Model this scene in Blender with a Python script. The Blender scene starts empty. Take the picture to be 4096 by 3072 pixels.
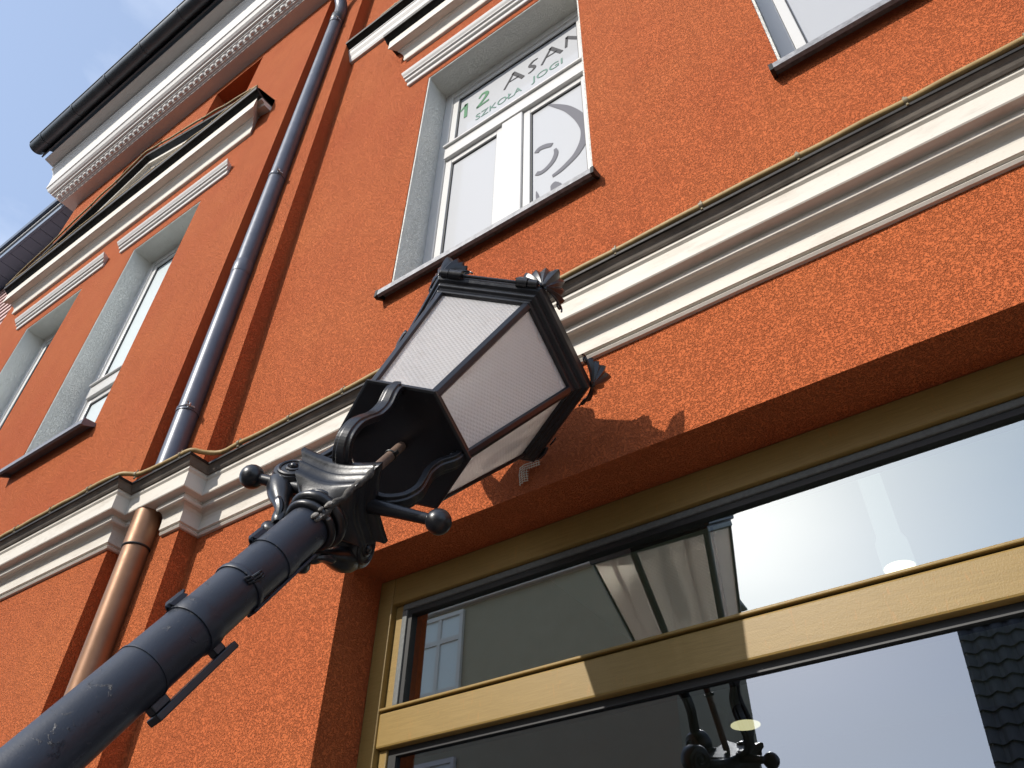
import bpy, bmesh, math, random
from mathutils import Vector, Matrix
random.seed(7)
R_ = math.radians
sc = bpy.context.scene
col = sc.collection
Z0 = 1.6            # eye height: all building heights below are measured from the eye

# ------------------------------------------------------------------ camera
CAM = Matrix(((0.8166873, 0.5767871, 0.01839824), (-0.37644822, 0.55664479, -0.74056284), (-0.43738837, 0.59788228, 0.6717352)))
cam = bpy.data.objects.new('camera', bpy.data.cameras.new('camera')); col.objects.link(cam)
rt, dn, fw = CAM[0], CAM[1], CAM[2]
cam.matrix_world = Matrix(((rt[0], -dn[0], -fw[0], 0), (rt[1], -dn[1], -fw[1], -1.6), (rt[2], -dn[2], -fw[2], Z0), (0, 0, 0, 1)))
cam.data.sensor_width = 36; cam.data.lens = 3195.16 / 4096 * 36
cam.data.clip_start = 0.02; cam.data.clip_end = 3000
sc.camera = cam

# ------------------------------------------------------------------ sky, sun, exposure
SUN = Vector((0.36, 1.0, -0.76)).normalized()          # direction the light travels
w = bpy.data.worlds.new('World'); sc.world = w; w.use_nodes = True
wn, wl = w.node_tree.nodes, w.node_tree.links
bg = wn['Background']; bg.inputs[1].default_value = 0.15
sky = wn.new('ShaderNodeTexSky'); sky.sky_type = 'NISHITA'; sky.sun_disc = False
sky.sun_elevation = math.asin(-SUN.z); sky.sun_rotation = math.atan2(-SUN.x, -SUN.y)
sky.air_density = 1.0; sky.dust_density = 1.2; sky.ozone_density = 2.0; sky.altitude = 100
tc = wn.new('ShaderNodeTexCoord'); mp = wn.new('ShaderNodeMapping'); mp.inputs['Scale'].default_value = (1.0, 1.0, 2.8)
mp.inputs['Location'].default_value = (0.3, 0.1, 0.0)
nz = wn.new('ShaderNodeTexNoise'); nz.inputs['Scale'].default_value = 1.9; nz.inputs['Detail'].default_value = 7; nz.inputs['Roughness'].default_value = 0.55
cr = wn.new('ShaderNodeValToRGB'); cr.color_ramp.elements[0].position = 0.42; cr.color_ramp.elements[1].position = 0.80
mx = wn.new('ShaderNodeMix'); mx.data_type = 'RGBA'
mm = wn.new('ShaderNodeMath'); mm.operation = 'MULTIPLY'; mm.inputs[1].default_value = 0.5
wl.new(tc.outputs['Generated'], mp.inputs[0]); wl.new(mp.outputs[0], nz.inputs[0]); wl.new(nz.outputs['Fac'], cr.inputs[0])
wl.new(cr.outputs[0], mm.inputs[0]); wl.new(mm.outputs[0], mx.inputs['Factor'])
hz = wn.new('ShaderNodeMix'); hz.data_type = 'RGBA'; hz.inputs['Factor'].default_value = 0.36; hz.inputs['B'].default_value = (3.7, 4.5, 6.0, 1)   # thin even haze
wl.new(sky.outputs[0], hz.inputs['A']); wl.new(hz.outputs['Result'], mx.inputs['A']); mx.inputs['B'].default_value = (8.0, 8.2, 8.6, 1)
wl.new(mx.outputs['Result'], bg.inputs[0])
sl = bpy.data.lights.new('sun', 'SUN'); sl.energy = 3.3; sl.angle = R_(0.53); sl.color = (1.0, 0.95, 0.87)
so = bpy.data.objects.new('sun', sl); col.objects.link(so); so.rotation_euler = SUN.to_track_quat('-Z', 'Y').to_euler(); so.location = (-4, -12, 12)
vs = sc.view_settings; vs.view_transform = 'Standard'; vs.look = 'None'; vs.gamma = 1.0; vs.exposure = 0.5; vs.use_curve_mapping = False
sc.render.resolution_x, sc.render.resolution_y = 1024, 768

# ------------------------------------------------------------------ materials
def mat(name, color, rough=0.6, metal=0.0, spec=0.5, **kw):
    m = bpy.data.materials.new(name); m.use_nodes = True
    b = m.node_tree.nodes['Principled BSDF']
    b.inputs['Base Color'].default_value = (*color, 1); b.inputs['Roughness'].default_value = rough
    b.inputs['Metallic'].default_value = metal; b.inputs['Specular IOR Level'].default_value = spec
    for k, v in kw.items(): b.inputs[k.replace('_', ' ')].default_value = v
    return m
class NT:
    def __init__(s, m): s.m = m; s.n = m.node_tree.nodes; s.l = m.node_tree.links; s.b = s.n['Principled BSDF']; s.t = s.n.new('ShaderNodeTexCoord').outputs['Object']
    def noise(s, scale, detail=3, rough=0.5, dist=0.0, vec=None):
        q = s.n.new('ShaderNodeTexNoise'); q.inputs['Scale'].default_value = scale; q.inputs['Detail'].default_value = detail
        q.inputs['Roughness'].default_value = rough; q.inputs['Distortion'].default_value = dist; s.l.new(vec or s.t, q.inputs['Vector']); return q.outputs['Fac']
    def vor(s, scale, rnd=1.0, vec=None, feat='F1'):
        q = s.n.new('ShaderNodeTexVoronoi'); q.feature = feat; q.inputs['Scale'].default_value = scale; q.inputs['Randomness'].default_value = rnd; s.l.new(vec or s.t, q.inputs['Vector']); return q.outputs['Distance']
    def ramp(s, f, p0, c0, p1, c1):
        q = s.n.new('ShaderNodeValToRGB'); e = q.color_ramp.elements; e[0].position = p0; e[1].position = p1
        e[0].color = (*c0, 1) if len(c0) == 3 else c0; e[1].color = (*c1, 1) if len(c1) == 3 else c1; s.l.new(f, q.inputs[0]); return q.outputs[0]
    def mix(s, f, a, b, mode='MIX'):
        q = s.n.new('ShaderNodeMix'); q.data_type = 'RGBA'; q.blend_type = mode
        for k, v in (('Factor', f), ('A', a), ('B', b)):
            if isinstance(v, (int, float)): q.inputs[k].default_value = v
            elif isinstance(v, tuple): q.inputs[k].default_value = (*v, 1)
            else: s.l.new(v, q.inputs[k])
        return q.outputs['Result']
    def math(s, op, a, b=0.0):
        q = s.n.new('ShaderNodeMath'); q.operation = op
        for i, v in enumerate((a, b)):
            if isinstance(v, (int, float)): q.inputs[i].default_value = v
            else: s.l.new(v, q.inputs[i])
        return q.outputs[0]
    def bump(s, h, strength=0.5, dist=0.002, prev=None):
        q = s.n.new('ShaderNodeBump'); q.inputs['Strength'].default_value = strength; q.inputs['Distance'].default_value = dist
        s.l.new(h, q.inputs['Height']); 
        if prev is not None: s.l.new(prev, q.inputs['Normal'])
        return q.outputs[0]
    def color(s, c): s.l.new(c, s.b.inputs['Base Color'])
    def rough(s, c): s.l.new(c, s.b.inputs['Roughness'])
    def normal(s, c): s.l.new(c, s.b.inputs['Normal'])

def stucco(name, c0, c1, scale=188, depth=0.0064):
    m = mat(name, c0, 0.9, spec=0.2); t = NT(m)
    big = t.noise(1.1, 4, 0.6); mid = t.noise(7, 4, 0.6)
    g = t.noise(scale, 2, 0.5, 0.9); g2 = t.noise(scale * 0.42, 2, 0.5, 0.8)
    base = t.mix(t.ramp(big, 0.3, (0, 0, 0), 0.7, (1, 1, 1)), c0, c1)
    base = t.mix(t.math('MULTIPLY', t.ramp(mid, 0.4, (0, 0, 0), 0.7, (1, 1, 1)), 0.14), base, tuple(x * 0.75 for x in c0))
    sm = t.n.new('ShaderNodeMapping'); sm.inputs['Scale'].default_value = (9, 9, 0.7); t.l.new(t.t, sm.inputs[0])      # faint rain streaks
    st = t.noise(1.0, 4, 0.6, 0.3, sm.outputs[0])
    t.color(t.mix(t.math('MULTIPLY', t.ramp(st, 0.52, (0, 0, 0), 0.8, (1, 1, 1)), 0.22), base, tuple(x * 0.6 for x in c0)))
    h = t.math('ADD', t.ramp(g, 0.35, (0, 0, 0), 0.53, (1, 1, 1)), t.math('MULTIPLY', g2, 0.12))
    t.normal(t.bump(h, 0.95, depth)); return m
M = {}
M['stucco'] = stucco('orange_stucco', (0.50, 0.113, 0.036), (0.55, 0.148, 0.046))
M['grey_plaster'] = stucco('grey_plaster', (0.82, 0.81, 0.745), (0.87, 0.86, 0.80), 190, 0.004)
def dirty_white(name, c, dirt, amt=0.55, rough=0.6):
    m = mat(name, c, rough, spec=0.35); t = NT(m)
    mp_ = t.n.new('ShaderNodeMapping'); mp_.inputs['Scale'].default_value = (0.35, 1, 1.6); t.l.new(t.t, mp_.inputs[0])
    a = t.noise(11, 6, 0.68, 0.4, mp_.outputs[0]); b = t.noise(60, 4, 0.6); s = t.noise(2.3, 3)
    f = t.math('MULTIPLY', t.ramp(a, 0.5, (0, 0, 0), 0.78, (1, 1, 1)), amt)
    c1 = t.mix(f, c, dirt); c2 = t.mix(t.math('MULTIPLY', t.ramp(b, 0.62, (0, 0, 0), 0.75, (1, 1, 1)), 0.3), c1, dirt)
    c3 = t.mix(t.math('MULTIPLY', s, 0.25), c2, tuple(x * 0.86 for x in c))
    t.color(c3); t.normal(t.bump(t.math('ADD', b, t.math('MULTIPLY', a, 2)), 0.25, 0.002)); return m
M['white'] = dirty_white('white_paint', (0.66, 0.615, 0.54), (0.30, 0.235, 0.17))
M['white2'] = dirty_white('white_render', (0.64, 0.62, 0.59), (0.42, 0.37, 0.32), 0.15)
M['pvc'] = mat('white_plastic', (0.60, 0.59, 0.57), 0.3)
def noisy(name, c0, c1, scale, rough, metal=0.0, bump=0.2, dist=0.001, rvar=0.15, det=4):
    m = mat(name, c0, rough, metal); t = NT(m); n = t.noise(scale, det, 0.6); n2 = t.noise(scale * 5, 3)
    t.color(t.mix(t.ramp(n, 0.35, (0, 0, 0), 0.7, (1, 1, 1)), c0, c1)); t.rough(t.math('ADD', rough - rvar / 2, t.math('MULTIPLY', n2, rvar)))
    t.normal(t.bump(t.math('ADD', n, t.math('MULTIPLY', n2, 0.3)), bump, dist)); return m
M['flash'] = noisy('dark_flashing', (0.012, 0.011, 0.010), (0.028, 0.025, 0.022), 14, 0.55, 0.0, 0.2)
M['flash'].node_tree.nodes['Principled BSDF'].inputs['Specular IOR Level'].default_value = 0.25
M['weathered'] = noisy('weathered_brown_moulding', (0.10, 0.085, 0.07), (0.20, 0.17, 0.14), 11, 0.8, 0, 0.3)
M['zinc'] = noisy('galvanised_sheet', (0.17, 0.17, 0.175), (0.30, 0.30, 0.31), 45, 0.5, 0.3, 0.1)
M['sill_dark'] = noisy('grey_sheet_sill', (0.16, 0.165, 0.18), (0.2, 0.2, 0.22), 20, 0.45, 0.3, 0.1)
M['pipe_grey'] = noisy('slate_grey_pipe', (0.085, 0.093, 0.118), (0.11, 0.118, 0.145), 8, 0.38, 0.25, 0.1, 0.001, 0.3)
M['pipe_brown'] = noisy('bronze_brown_pipe', (0.22, 0.11, 0.055), (0.30, 0.155, 0.08), 6, 0.44, 0.4, 0.1, 0.001, 0.3)
M['gutter'] = noisy('anthracite_gutter', (0.045, 0.055, 0.065), (0.06, 0.07, 0.08), 6, 0.4, 0.3, 0.05)
M['steel'] = noisy('bare_steel', (0.35, 0.34, 0.33), (0.5, 0.5, 0.5), 80, 0.35, 0.9, 0.2)
M['cable'] = noisy('tan_cable', (0.30, 0.195, 0.07), (0.38, 0.26, 0.10), 40, 0.6, 0, 0.1)
M['clip'] = mat('clear_clip', (0.22, 0.175, 0.10), 0.5)
M['rubber'] = noisy('grey_gasket', (0.10, 0.105, 0.10), (0.14, 0.145, 0.14), 90, 0.55, 0, 0.1)
M['black'] = mat('black_rubber', (0.012, 0.012, 0.012), 0.5)
m = mat('bronze_foil', (0.4, 0.28, 0.11), 0.45, 0.0, 0.35); t = NT(m)
g = t.n.new('ShaderNodeMapping'); g.inputs['Scale'].default_value = (3, 3, 60); t.l.new(t.t, g.inputs[0])
n1 = t.noise(3, 5, 0.6, 1.5, g.outputs[0]); n2 = t.noise(260, 3, 0.6)
g2 = t.n.new('ShaderNodeMapping'); g2.inputs['Scale'].default_value = (40, 4, 7); g2.inputs['Rotation'].default_value = (0, 0.5, 0); t.l.new(t.t, g2.inputs[0])
n3 = t.noise(1.6, 3, 0.5, 2.0, g2.outputs[0])
c = t.mix(t.ramp(n1, 0.35, (0, 0, 0), 0.7, (1, 1, 1)), (0.235, 0.152, 0.043), (0.29, 0.19, 0.058))
t.color(t.mix(t.math('MULTIPLY', t.ramp(n3, 0.63, (0, 0, 0), 0.68, (1, 1, 1)), 0.4), c, (0.36, 0.18, 0.045)))
t.normal(t.bump(n2, 0.35, 0.001)); M['bronze'] = m
m = mat('lamp_paint', (0.02, 0.021, 0.025), 0.36, 0.0, 0.6); t = NT(m)
a = t.noise(9, 4); b = t.noise(55, 5, 0.65); d = t.noise(320, 3); e = t.vor(38)
cc = t.mix(t.ramp(a, 0.35, (0, 0, 0), 0.7, (1, 1, 1)), (0.007, 0.0072, 0.009), (0.014, 0.015, 0.019))
t.color(t.mix(t.math('MULTIPLY', t.ramp(b, 0.64, (0, 0, 0), 0.74, (1, 1, 1)), 0.3), cc, (0.085, 0.073, 0.062)))
t.rough(t.math('ADD', 0.2, t.math('MULTIPLY', b, 0.26)))
t.normal(t.bump(t.math('ADD', t.math('MULTIPLY', b, 1.0), t.math('MULTIPLY', d, 0.2)), 0.28, 0.0014)); M['iron'] = m
m = mat('post_paint', (0.02, 0.024, 0.032), 0.4, 0.0, 0.6); t = NT(m)
a = t.noise(6, 4); b = t.noise(42, 6, 0.7, 0.6); e = t.ramp(b, 0.6, (0, 0, 0), 0.72, (1, 1, 1))
t.color(t.mix(t.ramp(a, 0.35, (0, 0, 0), 0.7, (1, 1, 1)), (0.009, 0.0125, 0.022), (0.018, 0.025, 0.041)))
t.rough(t.math('ADD', 0.34, t.math('MULTIPLY', a, 0.18))); t.normal(t.bump(t.math('ADD', e, t.math('MULTIPLY', t.noise(220, 3), 0.15)), 0.7, 0.002)); M['post'] = m
M['mortar'] = noisy('mortar_crust', (0.02, 0.019, 0.018), (0.10, 0.09, 0.08), 60, 0.8, 0, 0.8, 0.004)
M['mortar_pale'] = noisy('pale_mortar', (0.08, 0.075, 0.07), (0.34, 0.32, 0.29), 110, 0.8, 0, 0.9, 0.004)
M['conduit'] = noisy('brown_conduit', (0.12, 0.075, 0.055), (0.19, 0.12, 0.085), 50, 0.6, 0, 0.2)
# dimpled translucent lantern glass
m = mat('dimpled_glass', (0.86, 0.86, 0.87), 0.16, 0.0, 0.5); t = NT(m)
uv = t.n.new('ShaderNodeUVMap'); mpn = t.n.new('ShaderNodeMapping'); mpn.inputs['Rotation'].default_value = (0, 0, R_(45)); t.l.new(uv.outputs[0], mpn.inputs[0])
v = t.vor(98, 0.0, mpn.outputs[0]); bp = t.bump(t.ramp(v, 0.0, (1, 1, 1), 0.55, (0, 0, 0)), 0.68, 0.003)
t.normal(bp); dirt = t.noise(28, 5, 0.65)
t.color(t.mix(t.math('MULTIPLY', t.ramp(dirt, 0.55, (0, 0, 0), 0.8, (1, 1, 1)), 0.4), (0.92, 0.92, 0.93), (0.55, 0.46, 0.40)))
tr = t.n.new('ShaderNodeBsdfTranslucent'); tr.inputs[0].default_value = (0.97, 0.91, 0.86, 1)
rf = t.n.new('ShaderNodeBsdfRefraction'); rf.inputs['IOR'].default_value = 1.12; rf.inputs['Roughness'].default_value = 0.28; rf.inputs['Color'].default_value = (0.97, 0.9, 0.85, 1)
t.l.new(bp, rf.inputs['Normal'])
ms1 = t.n.new('ShaderNodeMixShader'); ms1.inputs[0].default_value = 0.22; t.l.new(tr.outputs[0], ms1.inputs[1]); t.l.new(rf.outputs[0], ms1.inputs[2])
ms2 = t.n.new('ShaderNodeMixShader'); ms2.inputs[0].default_value = 0.50; t.l.new(ms1.outputs[0], ms2.inputs[1]); t.l.new(t.b.outputs[0], ms2.inputs[2])
tpn = t.n.new('ShaderNodeBsdfTransparent'); tpn.inputs[0].default_value = (0.95, 0.94, 0.93, 1); ms3 = t.n.new('ShaderNodeMixShader'); ms3.inputs[0].default_value = 0.33; t.l.new(ms2.outputs[0], ms3.inputs[1]); t.l.new(tpn.outputs[0], ms3.inputs[2])
t.l.new(ms3.outputs[0], t.n['Material Output'].inputs['Surface']); M['lantern_glass'] = m
# window glass: clear, coated, mirror-like
def glass(name, ior, tint=(0.75, 0.8, 0.78), wav=0.0, gc=(0.86, 0.92, 1.0)):
    m = bpy.data.materials.new(name); m.use_nodes = True; t = NT(m)
    tp = t.n.new('ShaderNodeBsdfTransparent'); tp.inputs[0].default_value = (*tint, 1)
    gl = t.n.new('ShaderNodeBsdfGlossy'); gl.inputs['Roughness'].default_value = 0.0; gl.inputs[0].default_value = (*gc, 1)
    fr = t.n.new('ShaderNodeFresnel'); fr.inputs[0].default_value = ior
    mix = t.n.new('ShaderNodeMixShader'); gm = t.n.new('ShaderNodeNewGeometry')   # only the outer face of the pane mirrors
    t.l.new(t.math('MULTIPLY', fr.outputs[0], t.math('SUBTRACT', 1.0, gm.outputs['Backfacing'])), mix.inputs[0]); t.l.new(tp.outputs[0], mix.inputs[1]); t.l.new(gl.outputs[0], mix.inputs[2])
    if wav:
        b = t.bump(t.noise(3, 2), wav, 0.01); t.l.new(b, gl.inputs['Normal'])
    t.l.new(mix.outputs[0], t.n['Material Output'].inputs['Surface']); return m
M['glass'] = glass('shop_glass', 3.0, (0.5, 0.53, 0.52)); M['glass_upper'] = glass('coated_upper_glass', 4.4, (0.8, 0.86, 0.82), 0.0, (0.93, 1.0, 0.965))
M['film'] = mat('white_window_film', (0.37, 0.38, 0.40), 0.55, 0.0, 0.4, Coat_Weight=0.5, Coat_Roughness=0.03)
M['film_blue'] = mat('pale_window_film', (0.66, 0.74, 0.76), 0.5, 0.0, 0.5, Coat_Weight=1.0, Coat_Roughness=0.02)
M['ink_grey'] = mat('grey_lettering', (0.07, 0.07, 0.075), 0.6, 0, 0.1)
M['ink_soft'] = mat('soft_grey_print', (0.15, 0.15, 0.17), 0.6, 0, 0.1)
M['ink_green'] = mat('green_lettering', (0.10, 0.23, 0.13), 0.6, 0, 0.1)
M['ink_pale'] = mat('pale_green_lettering', (0.15, 0.25, 0.21), 0.6, 0, 0.1)
M['net'] = mat('fibre_mesh', (0.75, 0.71, 0.58), 0.8)
M['scuff'] = noisy('scraped_plaster', (0.24, 0.07, 0.035), (0.36, 0.13, 0.07), 90, 0.9, 0, 0.8, 0.004)
M['siding_pink'] = noisy('pink_siding', (0.52, 0.34, 0.31), (0.56, 0.38, 0.35), 5, 0.6, 0, 0.05)
M['soffit_board'] = noisy('slate_soffit_board', (0.10, 0.15, 0.23), (0.12, 0.17, 0.25), 6, 0.5, 0, 0.05)
M['fascia_blue'] = noisy('dark_blue_fascia', (0.02, 0.045, 0.09), (0.03, 0.055, 0.1), 6, 0.4, 0, 0.05)
M['olive'] = noisy('olive_plaster', (0.30, 0.275, 0.20), (0.34, 0.31, 0.23), 3, 0.9, 0, 0.3)
M['tile'] = noisy('dark_roof_tile', (0.022, 0.022, 0.025), (0.04, 0.04, 0.045), 5, 0.45, 0, 0.2)
M['room'] = mat('room_wall', (0.48, 0.48, 0.43), 0.8)
M['room_ceiling'] = mat('room_ceiling', (0.72, 0.76, 0.72), 0.8)
M['lampwhite'] = mat('white_lamp_body', (0.8, 0.82, 0.8), 0.4, Emission_Color=(0.9, 1.0, 0.95, 1), Emission_Strength=0.1)
m = mat('lit_disc', (1, 1, 1)); m.node_tree.nodes['Principled BSDF'].inputs['Emission Color'].default_value = (1, 0.86, 0.5, 1)
m.node_tree.nodes['Principled BSDF'].inputs['Emission Strength'].default_value = 2.0; M['lit'] = m
M['pave'] = noisy('concrete_paving', (0.145, 0.13, 0.115), (0.19, 0.175, 0.155), 2.5, 0.85, 0, 0.3, 0.003)
M['asphalt'] = noisy('asphalt', (0.045, 0.045, 0.047), (0.065, 0.065, 0.065), 30, 0.9, 0, 0.5, 0.004)
M['dirt'] = noisy('ground_far', (0.12, 0.11, 0.09), (0.16, 0.15, 0.12), 0.6, 0.95, 0, 0.3)

# ------------------------------------------------------------------ mesh helpers
ORG = {}
class MB:
    def __init__(s): s.v = []; s.f = []; s.sm = []; s.uv = {}
    def face(s, idx, smooth=False): s.f.append(tuple(idx)); s.sm.append(smooth)
    def add(s, pts): b = len(s.v); s.v += [tuple(p) for p in pts]; return b
    def box(s, x0, x1, y0, y1, z0, z1):
        b = s.add([(x0, y0, z0), (x1, y0, z0), (x1, y1, z0), (x0, y1, z0), (x0, y0, z1), (x1, y0, z1), (x1, y1, z1), (x0, y1, z1)])
        for q in ((3, 2, 1, 0), (4, 5, 6, 7), (0, 1, 5, 4), (1, 2, 6, 5), (2, 3, 7, 6), (3, 0, 4, 7)): s.face([b + i for i in q])
        return s
    def loft(s, rings, smooth=False, closed=True, caps=True, loop=False):
        n = len(rings[0]); bs = [s.add(r) for r in rings]
        pairs = list(zip(bs, bs[1:])) + ([(bs[-1], bs[0])] if loop else [])
        for a, b in pairs:
            for i in range(n if closed else n - 1):
                j = (i + 1) % n; s.face((a + i, a + j, b + j, b + i), smooth)
        if caps and closed and not loop:
            s.face([bs[0] + i for i in range(n)][::-1]); s.face([bs[-1] + i for i in range(n)])
        return s
    def tube(s, path, r, n=12, smooth=True, caps=True, sect=None):
        P = [Vector(p) for p in path]; rs = r if isinstance(r, (list, tuple)) else [r] * len(P)
        T = [(P[min(i + 1, len(P) - 1)] - P[max(i - 1, 0)]).normalized() for i in range(len(P))]
        up = Vector((0, 0, 1)) if abs(T[0].z) < 0.9 else Vector((1, 0, 0))
        N = (up - T[0] * up.dot(T[0])).normalized(); rings = []
        for i, p in enumerate(P):
            N = (N - T[i] * N.dot(T[i])).normalized(); B = T[i].cross(N)
            if sect: rings.append([p + N * (a * rs[i]) + B * (b * rs[i]) for a, b in sect])
            else: rings.append([p + (N * math.cos(2 * math.pi * k / n) + B * math.sin(2 * math.pi * k / n)) * rs[i] for k in range(n)])
        return s.loft(rings, smooth, True, caps)
    def lathe(s, prof, n=24, c=(0, 0), smooth=True):
        return s.loft([[(c[0] + r * math.cos(2 * math.pi * k / n), c[1] + r * math.sin(2 * math.pi * k / n), z) for k in range(n)] for r, z in prof], smooth)
    def sphere(s, c, r, nu=14, nv=9, sx=1, sy=1, sz=1):
        return s.loft([[(c[0] + sx * r * math.sin(a) * math.cos(2 * math.pi * k / nu), c[1] + sy * r * math.sin(a) * math.sin(2 * math.pi * k / nu), c[2] - sz * r * math.cos(a)) for k in range(nu)]
                       for a in [max(0.02, math.pi * i / nv) if i < nv else math.pi - 0.02 for i in range(nv + 1)]], True)
    def mesh(s, name, mats):
        me = bpy.data.meshes.new(name); me.from_pydata(s.v, [], s.f); me.polygons.foreach_set('use_smooth', s.sm)
        for m in (mats if isinstance(mats, (list, tuple)) else [mats]): me.materials.append(m)
        if s.uv:
            l = me.uv_layers.new(name='UVMap')
            for lp in me.loops: l.data[lp.index].uv = s.uv.get(lp.vertex_index, (0, 0))
        me.update(); return me
    def build(s, name, m, parent=None, local=False, bevel=0.0, seg=2, fix=True):
        if not local:
            o = Vector(ORG[parent.name]) if parent else Vector((0, 0, 0))
            s.v = [(x - o.x, y - o.y, z + Z0 - o.z) for x, y, z in s.v]
        me = s.mesh(name, m)
        if fix:
            bm = bmesh.new(); bm.from_mesh(me); bmesh.ops.recalc_face_normals(bm, faces=bm.faces); bm.to_mesh(me); bm.free()
        if any(s.sm): me.set_sharp_from_angle(angle=R_(42))
        o = bpy.data.objects.new(name, me); col.objects.link(o); o.parent = parent
        if bevel:
            b = o.modifiers.new('bevel', 'BEVEL'); b.width = bevel; b.segments = seg; b.limit_method = 'ANGLE'; b.angle_limit = R_(35)
        return o
def tag(o, label=None, cat=None, group=None, kind=None):
    for k, v in (('label', label), ('category', cat), ('group', group), ('kind', kind)):
        if v: o[k] = v
    return o
def empty(name, loc, parent=None):
    o = bpy.data.objects.new(name, None); col.objects.link(o); o.empty_display_size = 0.2
    if parent:
        po = Vector(ORG[parent.name]); o.parent = parent; o.location = Vector(loc) - po
    else: o.location = loc
    ORG[o.name] = tuple(loc); return o
def offset(profile, f): return [f(p, z) for p, z in profile]

# ------------------------------------------------------------------ ground
g = MB(); g.box(-300, 300, -400, 300, -1.7 - 0.3, -1.704); tag(g.build('ground', M['dirt']), kind='structure')
g = MB(); g.box(-60, 60, -3.2, 0.0, -1.95, -1.6); tag(g.build('pavement', M['pave'], bevel=0.01), kind='structure')
g = MB(); g.box(-60, 60, -9.2, -3.2, -1.95, -1.70); tag(g.build('road', M['asphalt']), kind='structure')
g = MB(); g.box(-60, 60, -12.0, -9.2, -1.95, -1.6); tag(g.build('far_pavement', M['pave'], bevel=0.01), kind='structure')

# ------------------------------------------------------------------ the orange townhouse
XB, XS, YB, YS = -3.18, -2.78, -0.157, -0.092       # bay corner, strip corner, bay face, strip face
XL, XR, EAVE = -7.2, 4.2, 7.475
H = empty('townhouse', (-2.0, 0.3, 0.0))
tag(H, 'orange stucco townhouse with white mouldings, tall windows and bronze framed shopfront', 'building')
def wall(name, x0, x1, y, yb, z0, z1, holes, deep):
    xs = sorted({x0, x1, *[h[0] for h in holes], *[h[1] for h in holes]}); zs = sorted({z0, z1, *[h[2] for h in holes], *[h[3] for h in holes]})
    b = MB()
    def ins(x, z): return any(h[0] < x < h[1] and h[2] < z < h[3] for h in holes)
    for yy in (y, yb):
        for i in range(len(xs) - 1):
            for j in range(len(zs) - 1):
                if not ins((xs[i] + xs[i + 1]) / 2, (zs[j] + zs[j + 1]) / 2):
                    q = b.add([(xs[i], yy, zs[j]), (xs[i + 1], yy, zs[j]), (xs[i + 1], yy, zs[j + 1]), (xs[i], yy, zs[j + 1])]); b.face((q, q + 1, q + 2, q + 3))
    for (a, c, d, e) in holes + [(x0, x1, z0, z1)]:
        for (xa, za, xb2, zb2) in ((a, d, c, d), (c, d, c, e), (c, e, a, e), (a, e, a, d)):
            q = b.add([(xa, y, za), (xb2, y, zb2), (xb2, yb, zb2), (xa, yb, za)]); b.face((q, q + 1, q + 2, q + 3))
    bm_v = {}
    o = b.build(name, M['stucco'], H)
    bm = bmesh.new(); bm.from_mesh(o.data); bmesh.ops.remove_doubles(bm, verts=bm.verts, dist=1e-5); bmesh.ops.recalc_face_normals(bm, faces=bm.faces); bm.to_mesh(o.data); bm.free()
    return o
W1 = (-1.867, -0.80, 2.70, 4.71); W3 = (-0.038, 1.03, 2.70, 4.71); SHOP = (-1.833, 3.6, -1.15, 1.335)
B1 = (-4.75, -3.935, 2.78, 4.915); B2 = (-6.27, -5.44, 2.78, 4.915)
wall('wall', XS, XR, 0.0, 0.42, -1.6, EAVE + 0.6, [W1, W3, SHOP], 0.2)
wall('pilaster_strip', XB, XS, YS, 0.42, -1.6, EAVE + 0.6, [], 0)
wall('projecting_bay', XL, XB, YB, 0.42, -1.6, EAVE + 0.6, [B1, B2, (-4.75, -4.08, 6.1, 7.36), (-6.27, -5.6, 6.1, 7.36)], 0.2)
for xx in (-4.75, -6.27):
    b = MB(); b.box(xx - 0.02, xx + 0.69, YB + 0.19, YB + 0.25, 6.08, 7.38); b.build('recessed_panel', M['stucco'], H)
# side gable so the house is solid
b = MB(); b.box(XL + 0.003, XR - 0.003, 0.43, 9.0, -1.6, EAVE + 0.5)
b = MB(); b.box(XL, XL + 0.3, 0.42, 9.0, -1.6, EAVE + 0.5); b.build('side_wall', M['stucco'], H)
b = MB(); b.box(XR - 0.3, XR, 0.42, 9.0, -1.6, EAVE + 0.5); b.build('side_wall', M['stucco'], H)
b = MB(); b.box(XL + 0.3, XR - 0.3, 8.7, 9.0, -1.6, EAVE + 0.5); b.build('back_wall', M['stucco'], H)

def sweep(prof, stations):      # stations: functions p -> (x, y, dz)
    return MB().loft([[(lambda q: (q[0], q[1], z + q[2]))(st(p)) for p, z in prof] for st in stations])
def path_full(x1=XR):
    return [lambda p: (XL - p, 0.6, 0), lambda p: (XL - p, YB - p, 0), lambda p: (XB + p, YB - p, 0), lambda p: (XB + p, YS - p, 0), lambda p: (XS + p, YS - p, 0), lambda p: (XS + p, -p, 0)] + [(lambda p, xx=XS + 0.35 * k, jy=random.uniform(-.0012, .0012), jz=random.uniform(-.002, .002): (xx, -p + jy, jz)) for k in range(1, 20)] + [lambda p: (x1, -p, 0)]
PIPE = (-2.985, -0.135)
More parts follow.
